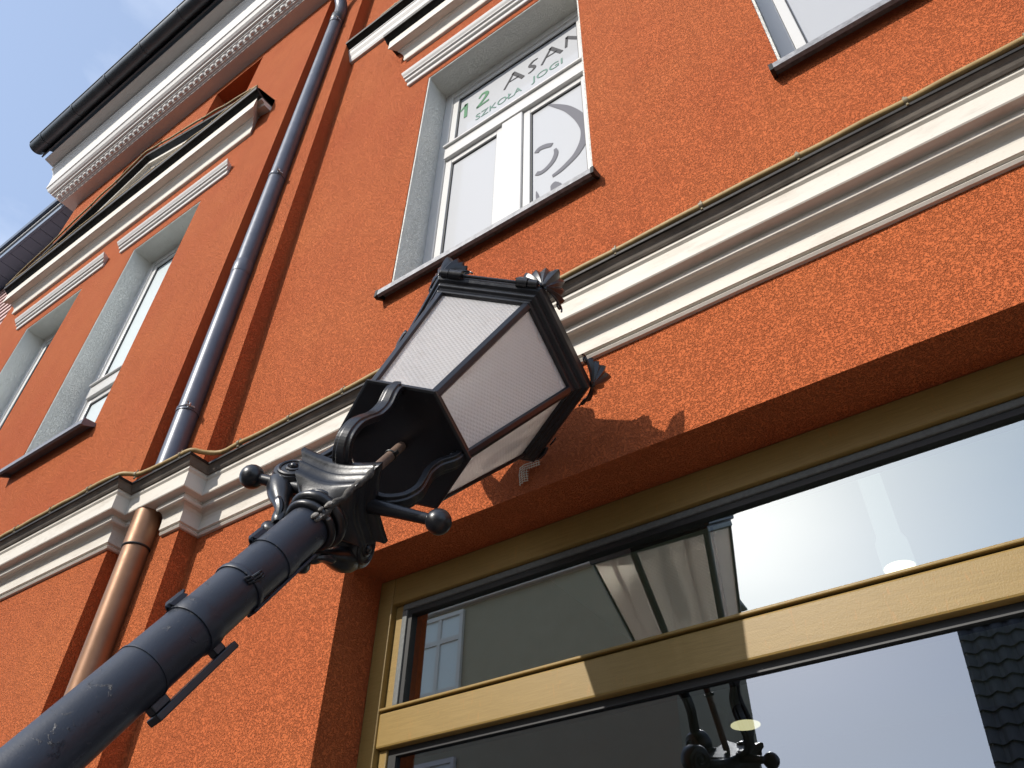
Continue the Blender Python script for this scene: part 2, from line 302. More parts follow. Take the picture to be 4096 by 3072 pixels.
# string cornice with a notch for the downpipe
prof = [(-0.03, 1.742), (0.012, 1.742), (0.018, 1.750), (0.013, 1.758), (0.025, 1.761), (0.025, 1.800), (0.028, 1.818), (0.036, 1.831), (0.046, 1.838), (0.056, 1.838), (0.060, 1.832), (0.065, 1.836), (0.067, 1.845), (0.063, 1.860), (0.097, 1.864), (0.10, 1.868), (0.10, 1.935), (0.108, 1.943), (0.108, 1.957), (-0.03, 1.957)]
sc_o = sweep(prof, path_full()).build('string_cornice', M['white'], H)
cut = MB(); cut.lathe([(0.094, 1.5), (0.094, 1.8605), (0.0555, 1.8606), (0.0555, 1.93)], 32, PIPE, False)
cut_o = cut.build('cutter', M['white'], H)
bo = sc_o.modifiers.new('notch', 'BOOLEAN'); bo.object = cut_o; bo.operation = 'DIFFERENCE'; bo.solver = 'EXACT'; bo.use_self = True
dg = bpy.context.evaluated_depsgraph_get(); me = bpy.data.meshes.new_from_object(sc_o.evaluated_get(dg)); sc_o.modifiers.clear(); sc_o.data = me
bpy.data.objects.remove(cut_o)
sweep([(-0.03, 1.9585), (0.108, 1.9585), (0.114, 1.955), (0.120, 1.961), (0.128, 1.974), (0.137, 1.982), (-0.03, 1.99)], path_full()).build('drip_moulding', M['weathered'], H)
fl = [(-0.03, 1.9915), (0.1375, 1.9835), (0.140, 1.980), (0.143, 1.981), (0.143, 1.991), (0.136, 1.994), (-0.03, 2.04)]
sweep(fl, path_full()).build('flashing', M['flash'], sc_o and H)
# eaves cornice
ev = [(-0.03, 7.470), (0.126, 7.475), (0.126, 7.491), (0.140, 7.494), (0.143, 7.505), (0.160, 7.508), (0.164, 7.516), (0.172, 7.520), (0.196, 7.556), (0.208, 7.560), (0.210, 7.578), (0.232, 7.583), (0.236, 7.604), (0.252, 7.610), (0.272, 7.632), (0.288, 7.675), (0.300, 7.685), (0.302, 7.70), (0.302, 7.765), (0.305, 7.82), (0.312, 7.90), (0.325, 7.97), (0.345, 8.03), (0.360, 8.05), (0.360, 8.07), (-0.03, 8.09)]
eo = sweep(ev, path_full()).build('eaves_cornice', M['white2'], H)
bead = MB(); bead.sphere((0, 0, 0), 0.027, 6, 4, 1.25, 0.75, 0.95); bm_ = bead.mesh('bead', M['white2'])
x = XL - 0.12
while x < XB + 0.1:
    o = bpy.data.objects.new('bead', bm_); col.objects.link(o); o.parent = eo; o.location = (x + 2.0, YB - 0.182 - 0.3, 7.538 + Z0); x += 0.083
x = XS + 0.2
while x < XS + 1.5:
    o = bpy.data.objects.new('bead', bm_); col.objects.link(o); o.parent = eo; o.location = (x + 2.0, -0.182 - 0.3, 7.538 + Z0); x += 0.083
b = MB(); b.loft([[(x, YB - 0.30, 8.085), (x, YB - 0.47, 8.12), (x, YB - 0.47, 8.15), (x, 0.4, 8.15), (x, 0.4, 8.10)] for x in (XL - 0.36, XR)]); b.build('eaves_board', M['white2'], H)
rp = [(YB - 0.56, 8.30), (YB - 0.56, 8.325), (4.6, 11.6), (4.6, 11.5)]
b = MB(); b.loft([[(x, y, z) for y, z in rp] for x in (XL - 0.42, XR + 0.1)]); b.build('roof', M['gutter'], H)
b = MB(); b.loft([[(x, y, z) for y, z in [(4.6, 11.5), (4.6, 11.6), (9.4, 8.0), (9.4, 7.9)]] for x in (XL - 0.42, XR + 0.1)]); b.build('roof', M['gutter'], H)
b = MB(); b.loft([[(x, y, z) for y, z in [(YB - 0.50, 8.12), (YB - 0.515, 8.12), (YB - 0.515, 8.31), (YB - 0.50, 8.31)]] for x in (XL - 0.36, XR)]); b.build('fascia_board', M['gutter'], H)

def hood(name, x0, x1, yf, z):
    pr = [(-0.02, 0), (0.014, 0), (0.018, 0.012), (0.018, 0.062), (0.030, 0.070), (0.034, 0.078), (0.034, 0.112), (0.046, 0.122), (0.046, 0.138), (0.056, 0.165), (0.062, 0.190), (0.062, 0.205), (-0.02, 0.215)]
    return sweep([(p, zz * 0.56 + z) for p, zz in pr], [lambda p: (x0 + (0.03 - p * 0.5), yf - p, 0), lambda p: (x1 - (0.03 - p * 0.5), yf - p, 0)]).build(name, M['white2'], H, bevel=0.002)
hood('hood_mould', -2.06, -0.606, 0.0, 4.765); hood('hood_mould', -0.24, 1.24, 0.0, 4.765)
hood('hood_mould', -5.0, -3.65, YB, 5.02); hood('hood_mould', -6.52, -5.18, YB, 5.02)
def corn(x0, x1, yf, z, k=1.0, name='window_cornice'):
    pr = [(-0.02, 0), (0.018, 0), (0.022, 0.008), (0.022, 0.05), (0.03, 0.075), (0.045, 0.095), (0.055, 0.10), (0.058, 0.112), (0.095, 0.116), (0.105, 0.12), (0.105, 0.225), (-0.02, 0.232)]
    c = sweep([(p * k, zz * k + z) for p, zz in pr], [lambda p: (x0 + 0.11 - p, 0.02, 0) if False else (x0 + 0.105 * k - p, yf - p, 0), lambda p: (x1 - 0.105 * k + p, yf - p, 0)]).build(name, M['white'], H)
    fr = [(-0.02, 0.236), (0.106, 0.236), (0.135, 0.262), (0.146, 0.256), (0.15, 0.285), (0.135, 0.290), (-0.02, 0.34)]
    sweep([(p * k, zz * k + z) for p, zz in fr], [lambda p: (x0 - 0.03, yf - p, 0), lambda p: (x1 + 0.03, yf - p, 0)]).build('flashing', M['flash'], H)
corn(-2.21, -0.46, 0.0, 5.205); corn(-0.38, 1.37, 0.0, 5.205)
up = [(-0.02, 5.94), (0.02, 5.94), (0.03, 5.96), (0.035, 5.99), (0.05, 6.02), (0.055, 6.05), (0.06, 6.055), (0.06, 6.075), (-0.02, 6.08)]
sweep(up, [lambda p: (XS + 0.002, -p, 0), lambda p: (XR, -p, 0)]).build('upper_string_course', M['white2'], H)
sweep([(-0.02, 6.083), (0.062, 6.083), (0.095, 6.105), (0.104, 6.100), (0.106, 6.125), (0.096, 6.13), (-0.02, 6.175)], [lambda p: (XS + 0.002, -p, 0), lambda p: (XR, -p, 0)]).build('flashing', M['flash'], H)
# pediment over the bay
PX0, PX1, PXC, SL = -7.02, -3.47, -5.22, 0.385
corn(PX0, PX1, YB, 5.475, 1.15, 'pediment_cornice')
def rake(prof, m, name, p_in=0.0):
    return sweep(prof, [lambda p: (PX0 - 0.03, YB - p, 0), lambda p: (PXC, YB - p, (PXC - PX0) * SL), lambda p: (PX1 + 0.03, YB - p, 0)]).build(name, m, H)
rake([(-0.02, 5.69), (0.06, 5.69), (0.07, 5.715), (0.10, 5.72), (0.10, 5.765), (-0.02, 5.765)], M['white'], 'pediment_rake')
rake([(-0.02, 5.767), (0.102, 5.767), (0.14, 5.79), (0.15, 5.785), (0.153, 5.815), (0.14, 5.82), (-0.02, 5.86)], M['flash'], 'flashing')
b = MB(); b.loft([[(PX0 + 0.1, y, 5.72), (PX1 - 0.1, y, 5.72), (PXC, y, 5.70 + (PXC - PX0) * SL)] for y in (YB - 0.025, YB + 0.01)]); b.build('tympanum', M['white'], H)
# ------------------------------------------------------------------ upper windows
def frame_ring(b, x0, x1, z0, z1, wd, y0, y1):
    b.box(x0, x0 + wd, y0, y1, z0, z1); b.box(x1 - wd, x1, y0, y1, z0, z1)
    b.box(x0 + wd, x1 - wd, y0 + 0.0015, y1, z0, z0 + wd); b.box(x0 + wd, x1 - wd, y0 + 0.0015, y1, z1 - wd, z1)
def window(op, yf, name, glassmat, silm, tz, mull=True, sill_p=0.05, dep=0.165):
    x0, x1, z0, z1 = op; W = empty('window', ((x0 + x1) / 2, yf + dep, z0 + Z0), H)
    r = MB()   # grey plaster reveals
    r.box(x0 - 0.004, x0 + 0.010, yf + 0.004, yf + dep + 0.05, z0, z1); r.box(x1 - 0.010, x1 + 0.004, yf + 0.004, yf + dep + 0.05, z0, z1); r.box(x0 + 0.010, x1 - 0.010, yf + 0.004, yf + dep + 0.05, z1 - 0.010, z1 + 0.004)
    r.build('reveal', M['grey_plaster'], W)
    xa, xb, za, zb = x0 + 0.010, x1 - 0.010, z0 + 0.02, z1 - 0.010; xc = (xa + xb) / 2; y = yf + dep
    f = MB(); frame_ring(f, xa, xb, za, zb, 0.06, y, y + 0.07)
    f.box(xa + 0.06, xb - 0.06, y - 0.012, y + 0.07, tz - 0.06, tz + 0.06)
    f.box(xa + 0.055, xb - 0.055, y - 0.028, y - 0.012, tz + 0.044, tz + 0.06)
    if mull: f.box(xc - 0.066, xc + 0.066, y - 0.004, y + 0.068, za + 0.06, tz - 0.062)
    f.build('frame', M['pvc'], W, bevel=0.004)
    lights = [(xa + 0.061, xb - 0.061, tz + 0.061, zb - 0.061)]
    if mull: lights += [(xa + 0.061, xc - 0.067, za + 0.061, tz - 0.061), (xc + 0.067, xb - 0.061, za + 0.061, tz - 0.061)]
    else: lights += [(xa + 0.061, xb - 0.061, za + 0.061, tz - 0.061)]
    out = []
    for (a, c, d, e) in lights:
        s = MB(); frame_ring(s, a, c, d, e, 0.042, y + 0.010, y + 0.06); s.build('sash', M['pvc'], W, bevel=0.003)
        g = MB(); frame_ring(g, a + 0.0425, c - 0.0425, d + 0.0425, e - 0.0425, 0.005, y + 0.018, y + 0.05); g.build('gasket', M['black'], W)
        p = MB(); p.box(a + 0.0475, c - 0.0475, d * 0 + y + 0.026, y + 0.034, d + 0.0475, e - 0.0475); p.build('pane', glassmat, W)
        out.append((a + 0.0475, c - 0.0475, d + 0.0475, e - 0.0475))
    s = MB(); s.loft([[(x, yf + dep + 0.03, z0 + 0.022), (x, yf - sill_p, z0 - 0.012), (x, yf - sill_p - 0.003, z0 - 0.046), (x, yf - sill_p + 0.010, z0 - 0.052), (x, yf - sill_p + 0.010, z0 - 0.018), (x, yf + dep + 0.03, z0 + 0.012)] for x in (x0 - 0.03, x1 + 0.025)])
    s.build('sill', silm, W)
    for x in (x0 - 0.030, x1 + 0.017):
        e = MB(); e.loft([[(xx, yf + 0.0, z0 - 0.004), (xx, yf - sill_p - 0.002, z0 - 0.010), (xx, yf - sill_p - 0.005, z0 - 0.054), (xx, yf - sill_p + 0.014, z0 - 0.056), (xx, yf, z0 - 0.030)] for xx in (x - 0.003, x + 0.011)])
        e.build('sill_end', M['sill_dark'] if silm is M['sill_dark'] else M['flash'], W)
    return W, out, y
WA, la, yA = window(W1, 0.0, 'w', M['film'], M['zinc'], 3.99)
window(W3, 0.0, 'w', M['film'], M['zinc'], 3.99)
window(B1, YB, 'w', M['film_blue'], M['sill_dark'], 3.50, False, 0.07)
window(B2, YB, 'w', M['film_blue'], M['sill_dark'], 3.50, False, 0.07)
# lettering and emblem stuck on the glass
yl = yA + 0.0235
def stroke(pts, ws, name, m):
    pts = [(x * 1.0105, z * 1.0105) for x, z in pts]; L, Rr = [], []; n = len(pts)
    for i, (x, z) in enumerate(pts):
        dx = pts[min(i + 1, n - 1)][0] - pts[max(i - 1, 0)][0]; dz = pts[min(i + 1, n - 1)][1] - pts[max(i - 1, 0)][1]; l = math.hypot(dx, dz) or 1
        ww = (ws[i] if isinstance(ws, list) else ws) / 2; L.append((x - dz / l * ww, z + dx / l * ww)); Rr.append((x + dz / l * ww, z - dx / l * ww))
    b = MB()
    for yy in (yl, yl + 0.0018):
        q = b.add([(x, yy, z) for x, z in L] + [(x, yy, z) for x, z in Rr])
        for i in range(n - 1): b.face((q + i, q + i + 1, q + n + i + 1, q + n + i))
    return b.build(name, m, WA, fix=False)
def smooth(pts, k=6):
    out = []
    for i in range(len(pts) - 1):
        p0, p1, p2, p3 = pts[max(i - 1, 0)], pts[i], pts[i + 1], pts[min(i + 2, len(pts) - 1)]
        for j in range(k):
            u = j / k; out.append(tuple(0.5 * (2 * p1[c] + (p2[c] - p0[c]) * u + (2 * p0[c] - 5 * p1[c] + 4 * p2[c] - p3[c]) * u * u + (3 * p1[c] - p0[c] - 3 * p2[c] + p3[c]) * u ** 3) for c in range(len(p1))))
    return out + [tuple(pts[-1])]
def sm_w(pts): q = smooth(pts); return [(a, b) for a, b, c in q], [c for a, b, c in q]
def brush(pts, name='emblem_stroke', m=None): a, b = sm_w(pts); stroke(a, b, name, m or M['ink_soft'])
G_, K_ = M['ink_green'], M['ink_grey']
brush([(-1.733, 4.403, .012), (-1.70, 4.43, .02), (-1.684, 4.452, .022)], 'letter', G_); stroke([(-1.686, 4.455), (-1.682, 4.298)], 0.024, 'letter', G_)
brush([(-1.588, 4.415, .012), (-1.565, 4.445, .018), (-1.535, 4.435, .024), (-1.53, 4.405, .026), (-1.56, 4.36, .02), (-1.60, 4.318, .014)], 'letter', G_); stroke([(-1.602, 4.318), (-1.512, 4.326)], 0.018, 'letter', G_)
for x0 in (-1.403, -1.146):
    stroke([(x0, 4.318), (x0 + 0.066, 4.450)], 0.014, 'letter', K_); stroke([(x0 + 0.060, 4.452), (x0 + 0.132, 4.318)], 0.026, 'letter', K_); stroke([(x0 + 0.032, 4.372), (x0 + 0.104, 4.366)], 0.010, 'letter', K_)
brush([(-1.172, 4.432, .010), (-1.205, 4.43, .016), (-1.228, 4.402, .02), (-1.205, 4.375, .022), (-1.192, 4.348, .02), (-1.21, 4.326, .014), (-1.236, 4.322, .010)], 'letter', K_)
stroke([(-0.984, 4.335), (-0.976, 4.452)], 0.016, 'letter', K_); stroke([(-0.978, 4.450), (-0.89, 4.335)], 0.024, 'letter', K_)
brush([(-1.120, 3.855, .004), (-1.057, 3.775, .026), (-0.996, 3.684, .040), (-0.940, 3.560, .052), (-0.910, 3.455, .056), (-0.906, 3.388, .054), (-0.922, 3.314, .048), (-0.962, 3.245, .040), (-1.015, 3.206, .034), (-1.057, 3.186, .03), (-1.095, 3.178, .022)])
brush([(-1.184, 3.455, .03), (-1.165, 3.474, .034), (-1.13, 3.466, .034), (-1.092, 3.442, .026)])
brush([(-1.076, 3.392, .016), (-1.071, 3.349, .026), (-1.089, 3.301, .03), (-1.125, 3.269, .03), (-1.160, 3.262, .028), (-1.184, 3.278, .026)])
brush([(-1.082, 3.122, .01), (-1.085, 3.108, .040), (-1.083, 3.092, .048), (-1.078, 3.075, .06), (-1.075, 3.062, .06)])
brush([(-1.184, 3.130, .004), (-1.180, 3.10, .014), (-1.176, 3.065, .02)])
def text(s, x, z, size, m, w_target):
    c = bpy.data.curves.new('t', 'FONT'); c.body = s; c.size = size; c.extrude = 0.0006; o = bpy.data.objects.new('t', c); col.objects.link(o)
    dgx = bpy.context.evaluated_depsgraph_get(); me = bpy.data.meshes.new_from_object(o.evaluated_get(dgx)); bpy.data.objects.remove(o)
    mxx = max(v.co.x for v in me.vertices); k = w_target / mxx; org = ORG[WA.name]
    for v in me.vertices: v.co = Vector((x + v.co.x * k - org[0], yl + 0.001 - v.co.z - org[1], z + v.co.y + Z0 - org[2]))
    me.materials.clear(); me.materials.append(m); o = bpy.data.objects.new('lettering', me); col.objects.link(o); o.parent = WA
text('SZKO\u0141A', -1.622, 4.222, 0.088, M['ink_pale'], 0.33); text('JOGI', -1.222, 4.232, 0.088, M['ink_pale'], 0.2)

# ------------------------------------------------------------------ shop window
S = empty('shop_window', (0.9, 0.2, 0.45), H)
yf = 0.172; x0, x1, z0, z1 = SHOP; x0 += 0.001; z1 -= 0.001
f = MB(); f.box(x0, -1.768, yf, 0.26, z0, z1); f.box(-1.768, x1, yf + 0.002, 0.26, 1.236, z1); f.box(-1.768, x1, yf, 0.26, z0, z0 + 0.09)
f.box(-1.7675, -1.735, yf + 0.022, 0.26, 0.882, 1.2355); f.box(-1.7675, -1.735, yf + 0.022, 0.26, z0 + 0.09, 0.776)
f.build('frame', M['bronze'], S, bevel=0.004)
f = MB(); f.box(-1.7675, x1, yf + 0.004, 0.26, 0.777, 0.880); f.build('transom', M['bronze'], S, bevel=0.006)
f = MB(); f.box(-1.765, x1, yf - 0.003, yf + 0.03, 0.884, 0.893); f.build('glazing_bead', M['bronze'], S, bevel=0.003)
gk = MB(); gk.box(-1.735, x1, yf + 0.018, 0.25, 1.214, 1.235); gk.box(-1.735, -1.714, yf + 0.018, 0.25, 0.90, 1.214); gk.build('gasket', M['rubber'], S, bevel=0.004)
gk = MB(); gk.box(-1.714, x1, yf + 0.026, 0.25, 1.196, 1.2135); gk.box(-1.714, -1.698, yf + 0.026, 0.25, 0.90, 1.196); gk.box(-1.735, x1, yf + 0.03, 0.25, 0.894, 0.90)
gk.box(-1.735, x1, yf + 0.03, 0.25, 0.756, 0.7765); gk.box(-1.735, -1.705, yf + 0.03, 0.25, z0 + 0.09, 0.756); gk.build('gasket', M['black'], S)
p = MB(); p.box(-1.70, x1, 0.212, 0.218, 0.898, 1.20); p.build('pane', M['glass_upper'], S)
p = MB(); p.box(-1.708, x1, 0.213, 0.219, z0 + 0.085, 0.76); p.build('pane', M['glass'], S)
# the room behind
r = MB()
r.box(-1.9, x1 + 0.2, 4.2, 4.3, -1.6, 1.9); r.box(-2.0, -1.9, 0.42, 4.3, -1.6, 1.9); r.box(x1 + 0.2, x1 + 0.3, 0.42, 4.3, -1.6, 1.9); r.build('shop_room_wall', M['room'], H)
r = MB(); r.box(-2.0, x1 + 0.3, 0.42, 4.3, 1.9, 2.0); r.build('shop_ceiling', M['room_ceiling'], H)
r = MB(); r.box(-2.0, x1 + 0.3, 0.42, 4.3, -1.65, -1.598); r.build('shop_floor', M['room'], H)

# ------------------------------------------------------------------ gutter, downpipes, cables
G = empty('roof_gutter', (-2.0, YB - 0.5, 8.13 + Z0)); tag(G, 'dark grey half round roof gutter along the eaves of the orange house', 'gutter')
gy, gz, gr = YB - 0.595, 8.235, 0.085
def half(r, x, n=14): return [(x, gy - r * math.cos(math.pi * k / n), gz - r * math.sin(math.pi * k / n)) for k in range(n + 1)]
b = MB(); b.loft([half(gr, x) + half(gr - 0.004, x)[::-1] for x in (XL - 0.40, XR)], True); b.build('trough', M['gutter'], G)
b = MB(); b.tube([(XL - 0.40, gy - gr, gz + 0.003), (XR, gy - gr, gz + 0.003)], 0.010, 10); b.build('rolled_edge', M['gutter'], G)
b = MB(); b.loft([half(gr + 0.002, XL - 0.402), half(gr + 0.002, XL - 0.396)]); b.build('end_cap', M['gutter'], G)
x = XL - 0.2
while x < XR:
    b = MB(); b.loft([half(gr + 0.005, x) + half(gr + 0.001, x)[::-1], half(gr + 0.005, x + 0.03) + half(gr + 0.001, x + 0.03)[::-1]]); b.build('gutter_bracket', M['gutter'], G); x += 0.62
def clamp(parent, z, r, m):
    b = MB(); b.lathe([(r, z - 0.014), (r + 0.004, z - 0.012), (r + 0.004, z - 0.004), (r + 0.0015, z), (r + 0.004, z + 0.004), (r + 0.004, z + 0.012), (r, z + 0.014)], 28, PIPE); o = b.build('clamp', m, parent)
    a = R_(-28); cx, cy = PIPE[0] + (r + 0.012) * math.cos(a), PIPE[1] + (r + 0.012) * math.sin(a)
    s = MB(); s.tube([(cx - 0.004, cy - 0.014, z), (cx + 0.006, cy + 0.022, z)], 0.0045, 8); s.tube([(cx + 0.004, cy - 0.02, z - 0.012), (cx, cy - 0.01, z), (cx + 0.004, cy - 0.02, z + 0.012)], 0.004, 6); s.box(cx - 0.008, cx + 0.008, cy - 0.008, cy - 0.002, z - 0.011, z + 0.011)
    s.build('wing_screw', M['steel'], o)
    return o
ORGP = lambda o, loc: ORG.__setitem__(o.name, loc)
def clampfix(parent, z, r, m):
    ORG_child = ORG[parent.name]
    b = MB(); b.lathe([(r, z - 0.014), (r + 0.004, z - 0.012), (r + 0.004, z - 0.004), (r + 0.0015, z), (r + 0.004, z + 0.004), (r + 0.004, z + 0.012), (r, z + 0.014)], 28, PIPE); o = b.build('clamp', m, parent); ORG[o.name] = ORG_child
    a = R_(-28); cx, cy = PIPE[0] + (r + 0.012) * math.cos(a), PIPE[1] + (r + 0.012) * math.sin(a)
    s = MB(); s.tube([(cx - 0.004, cy - 0.014, z), (cx + 0.006, cy + 0.022, z)], 0.0045, 8); s.tube([(cx + 0.004, cy - 0.022, z - 0.013), (cx, cy - 0.010, z), (cx + 0.004, cy - 0.022, z + 0.013)], 0.004, 6); s.box(cx - 0.008, cx + 0.008, cy - 0.008, cy - 0.002, z - 0.011, z + 0.011)
    s.build('wing_screw', M['steel'], o)
    q = MB(); q.tube([(PIPE[0], PIPE[1] + r, z), (PIPE[0], YS + 0.01, z)], 0.006, 8); q.build('fixing_rod', M['steel'], o)
PR = 0.0515
D1 = empty('downpipe', (PIPE[0], PIPE[1], 1.95 + Z0)); tag(D1, 'slate grey round downpipe standing on the string cornice ledge', 'downpipe')
b = MB(); b.tube([(*PIPE, z) for z in (2.0, 3.4, 3.46)], PR, 32); b.build('pipe', M['pipe_grey'], D1)
b = MB(); b.lathe([(PR + 0.001, 3.44), (PR + 0.003, 3.445), (PR + 0.003, 3.53), (PR, 3.54)], 32, PIPE); b.build('socket', M['pipe_grey'], D1)
b = MB(); b.tube([(*PIPE, z) for z in (3.50, 5.0, 6.72)], PR, 32); b.build('pipe', M['pipe_grey'], D1)
b = MB(); b.lathe([(PR, 6.70), (PR + 0.005, 6.71), (PR + 0.005, 6.80), (PR, 6.81)], 32, PIPE); b.build('socket', M['gutter'], D1)
pth = [(PIPE[0], PIPE[1], 6.75), (PIPE[0], PIPE[1], 6.95), (PIPE[0], PIPE[1] - 0.04, 7.08), (PIPE[0], PIPE[1] - 0.12, 7.2), (PIPE[0], PIPE[1] - 0.40, 7.55), (PIPE[0], PIPE[1] - 0.52, 7.75), (PIPE[0], gy, 7.95), (PIPE[0], gy, 8.16)]
b = MB(); b.tube(smooth(pth, 5), PR, 24); b.build('elbow', M['pipe_grey'], D1)
for z in (2.43, 4.40, 6.66): clampfix(D1, z, PR, M['pipe_grey'])
D2 = empty('downpipe', (PIPE[0], PIPE[1], 0.0)); tag(D2, 'bronze brown downpipe rising through the notch in the white cornice', 'downpipe')
b = MB(); b.tube([(*PIPE, z) for z in (-1.6, 0, 1.925)], PR + 0.0015, 32); b.build('pipe', M['pipe_brown'], D2)
b = MB(); b.lathe([(PR + 0.002, 1.69), (PR + 0.0055, 1.693), (PR + 0.0055, 1.8595), (PR + 0.001, 1.86)], 32, PIPE); b.build('socket', M['pipe_brown'], D2)
b = MB(); b.lathe([(PR + 0.005, 1.688), (PR + 0.0075, 1.692), (PR + 0.005, 1.698)], 32, PIPE); b.build('seal_ring', M['black'], D2)
for z in (0.2, -1.0): clampfix(D2, z, PR + 0.002, M['pipe_brown'])

def cable(path, r, label, every, base, up=(0, 0, 1)):
    C = empty('cable', base); tag(C, label, 'cable')
    b = MB(); b.tube(path, r, 10); b.build('cord', M['cable'], C)
    acc = every * 0.4
    for i in range(len(path) - 1):
        p, q = Vector(path[i]), Vector(path[i + 1]); acc += (q - p).length
        if acc >= every:
            acc = 0; d = (q - p).normalized(); c_ = p; u_ = Vector(up); s = MB()
            side = d.cross(u_).normalized()
            s.tube([c_ - d * 0.006 + u_ * 0.0, c_ + d * 0.006], r + 0.003, 10)
            s.tube([c_ + u_ * (r), c_ + u_ * (r + 0.013)], 0.0035, 6); s.tube([c_ - u_ * r, c_ - u_ * (r + 0.014) + side * 0.004], 0.0045, 6)
            s.build('clip', M['clip'], C)
    return C
def wob(pts, a=0.003, step=0.08):
    out = []
    for i in range(len(pts) - 1):
        p, q = Vector(pts[i]), Vector(pts[i + 1]); n = max(1, int((q - p).length / step))
        for k in range(n): out.append(tuple(p.lerp(q, k / n) + Vector((0, random.uniform(-a, a), random.uniform(-a, a)))))
    return out + [pts[-1]]
pc, zc = 0.140, 2.010
pts = [(XL - 0.1, YB - pc, zc), (XB + pc - 0.12, YB - pc, zc), (XB + pc - 0.02, YB - pc + 0.01, zc + 0.003), (XB + pc + 0.02, (YB + YS) / 2 - pc, zc), (XB + pc + 0.07, YS - pc - 0.008, zc - 0.002), (XS + pc - 0.12, YS - pc, zc), (XS + pc - 0.02, YS - pc + 0.008, zc + 0.003), (XS + pc + 0.015, YS / 2 - pc, zc), (XS + pc + 0.08, -pc - 0.004, zc), (XS + pc + 0.3, -pc, zc), (XR, -pc, zc)]
path = smooth(wob(pts, 0.002, 0.11), 3)
cable(path, 0.0102, 'tan cable clipped along the flashing of the long string cornice', 0.27, (-2.0, -pc, zc + Z0))
yc_ = YB - 0.155
cable(smooth(wob([(PX0 - 0.03, yc_ - 0.01, 5.835), (PXC, yc_ - 0.01, 5.83 + (PXC - PX0) * SL), (PX1 + 0.02, yc_ - 0.01, 5.835)], 0.004, 0.15), 3), 0.008, 'tan cable following the sloping edges of the pediment', 0.33, (PXC, yc_, 6.4 + Z0))
cable(smooth(wob([(PX0 - 0.02, yc_ - 0.012, 5.825), (PX1 + 0.01, yc_ - 0.012, 5.825)], 0.004, 0.15), 3), 0.008, 'tan cable lying straight along the foot of the pediment', 0.33, (PXC, yc_, 5.8 + Z0))
cable(wob([(XS + 0.36, -0.100, 6.142), (XR, -0.100, 6.142)], 0.003, 0.15), 0.008, 'tan cable along the upper thin string course above the yoga window', 0.4, (-1.0, -0.09, 6.17 + Z0))

# torn reinforcing mesh where the lantern scraped the wall
b = MB()
b2 = MB(); pl = [(-1.135, 1.44), (-1.09, 1.452), (-1.03, 1.44), (-0.985, 1.455), (-0.95, 1.43), (-0.985, 1.395), (-1.03, 1.385), (-1.06, 1.368), (-1.11, 1.362), (-1.14, 1.40)]
for i in range(9):
    xx = -1.128 + i * 0.0085; zt = 1.432 - 0.001 * i
    if i < 4: b.tube([(xx, -0.004, 1.366 + 0.004 * i), (xx + 0.001, -0.012, 1.40), (xx + 0.002, -0.006, zt)], 0.0013, 5)
    else: b.tube([(xx, -0.006, 1.412), (xx + 0.001, -0.010, 1.425), (xx + 0.002, -0.004, zt)], 0.0013, 5)
for j in range(8):
    zz = 1.370 + j * 0.0085; xe = -1.098 if j < 5 else -1.056
    b.tube([(-1.131, -0.005, zz), (-1.11, -0.012, zz + 0.001), (xe, -0.006, zz + 0.002)], 0.0013, 5)
nm = b.build('torn_mesh', M['net']); tag(nm, 'scrap of torn pale fibre mesh sticking out of the orange wall', 'mesh')

# ------------------------------------------------------------------ neighbouring house on the left
N = empty('neighbour_house', (-9.5, 0.3, 0)); tag(N, 'neighbouring house with pink siding and slate grey eaves beyond the orange bay', 'building')
b = MB(); b.box(-14, XL - 0.01, 0.06, 8, -1.6, 7.6); b.build('wall', M['siding_pink'], N)
pk = MB(); pk.loft([[(x, y, z) for y, z in [(0.062, 0), (0.036, 0.004), (0.050, 0.108), (0.062, 0.112)]] for x in (-4.49, 2.29)]); pkm = pk.mesh('plank', M['siding_pink'])
z = 5.0
while z < 7.45:
    o = bpy.data.objects.new('plank', pkm); col.objects.link(o); o.parent = N; o.location = (0, -0.3, z + Z0); z += 0.115
sb = MB(); sb.box(0, 0.205, -0.21, 0.035, 0, 0.012); sbm = sb.mesh('soffit_board', M['soffit_board'])
x = -13.0
while x < XL - 0.2:
    o = bpy.data.objects.new('soffit_board', sbm); col.objects.link(o); o.parent = N; o.location = (x + 9.5, -0.3, 7.50 + Z0); x += 0.213
b = MB(); b.box(-13, XL - 0.02, -0.21, 0.05, 7.515, 7.53); b.build('soffit_backing', M['black'], N)
b = MB(); b.box(-13, XL - 0.02, -0.245, -0.215, 7.48, 7.62); b.build('fascia', M['soffit_board'], N, bevel=0.004)
b = MB(); b.box(-13, XL - 0.02, -0.265, -0.247, 7.60, 7.66); b.build('drip_edge', M['white2'], N)
b = MB(); b.box(-13, XL - 0.02, -0.30, -0.267, 7.64, 7.76); b.build('gutter', M['fascia_blue'], N, bevel=0.01)
b = MB(); b.loft([[(x, y, z) for y, z in [(-0.27, 7.77), (-0.27, 7.80), (4.5, 11.0), (4.5, 10.9)]] for x in (-13, XL - 0.45)]); b.build('roof', M['gutter'], N)

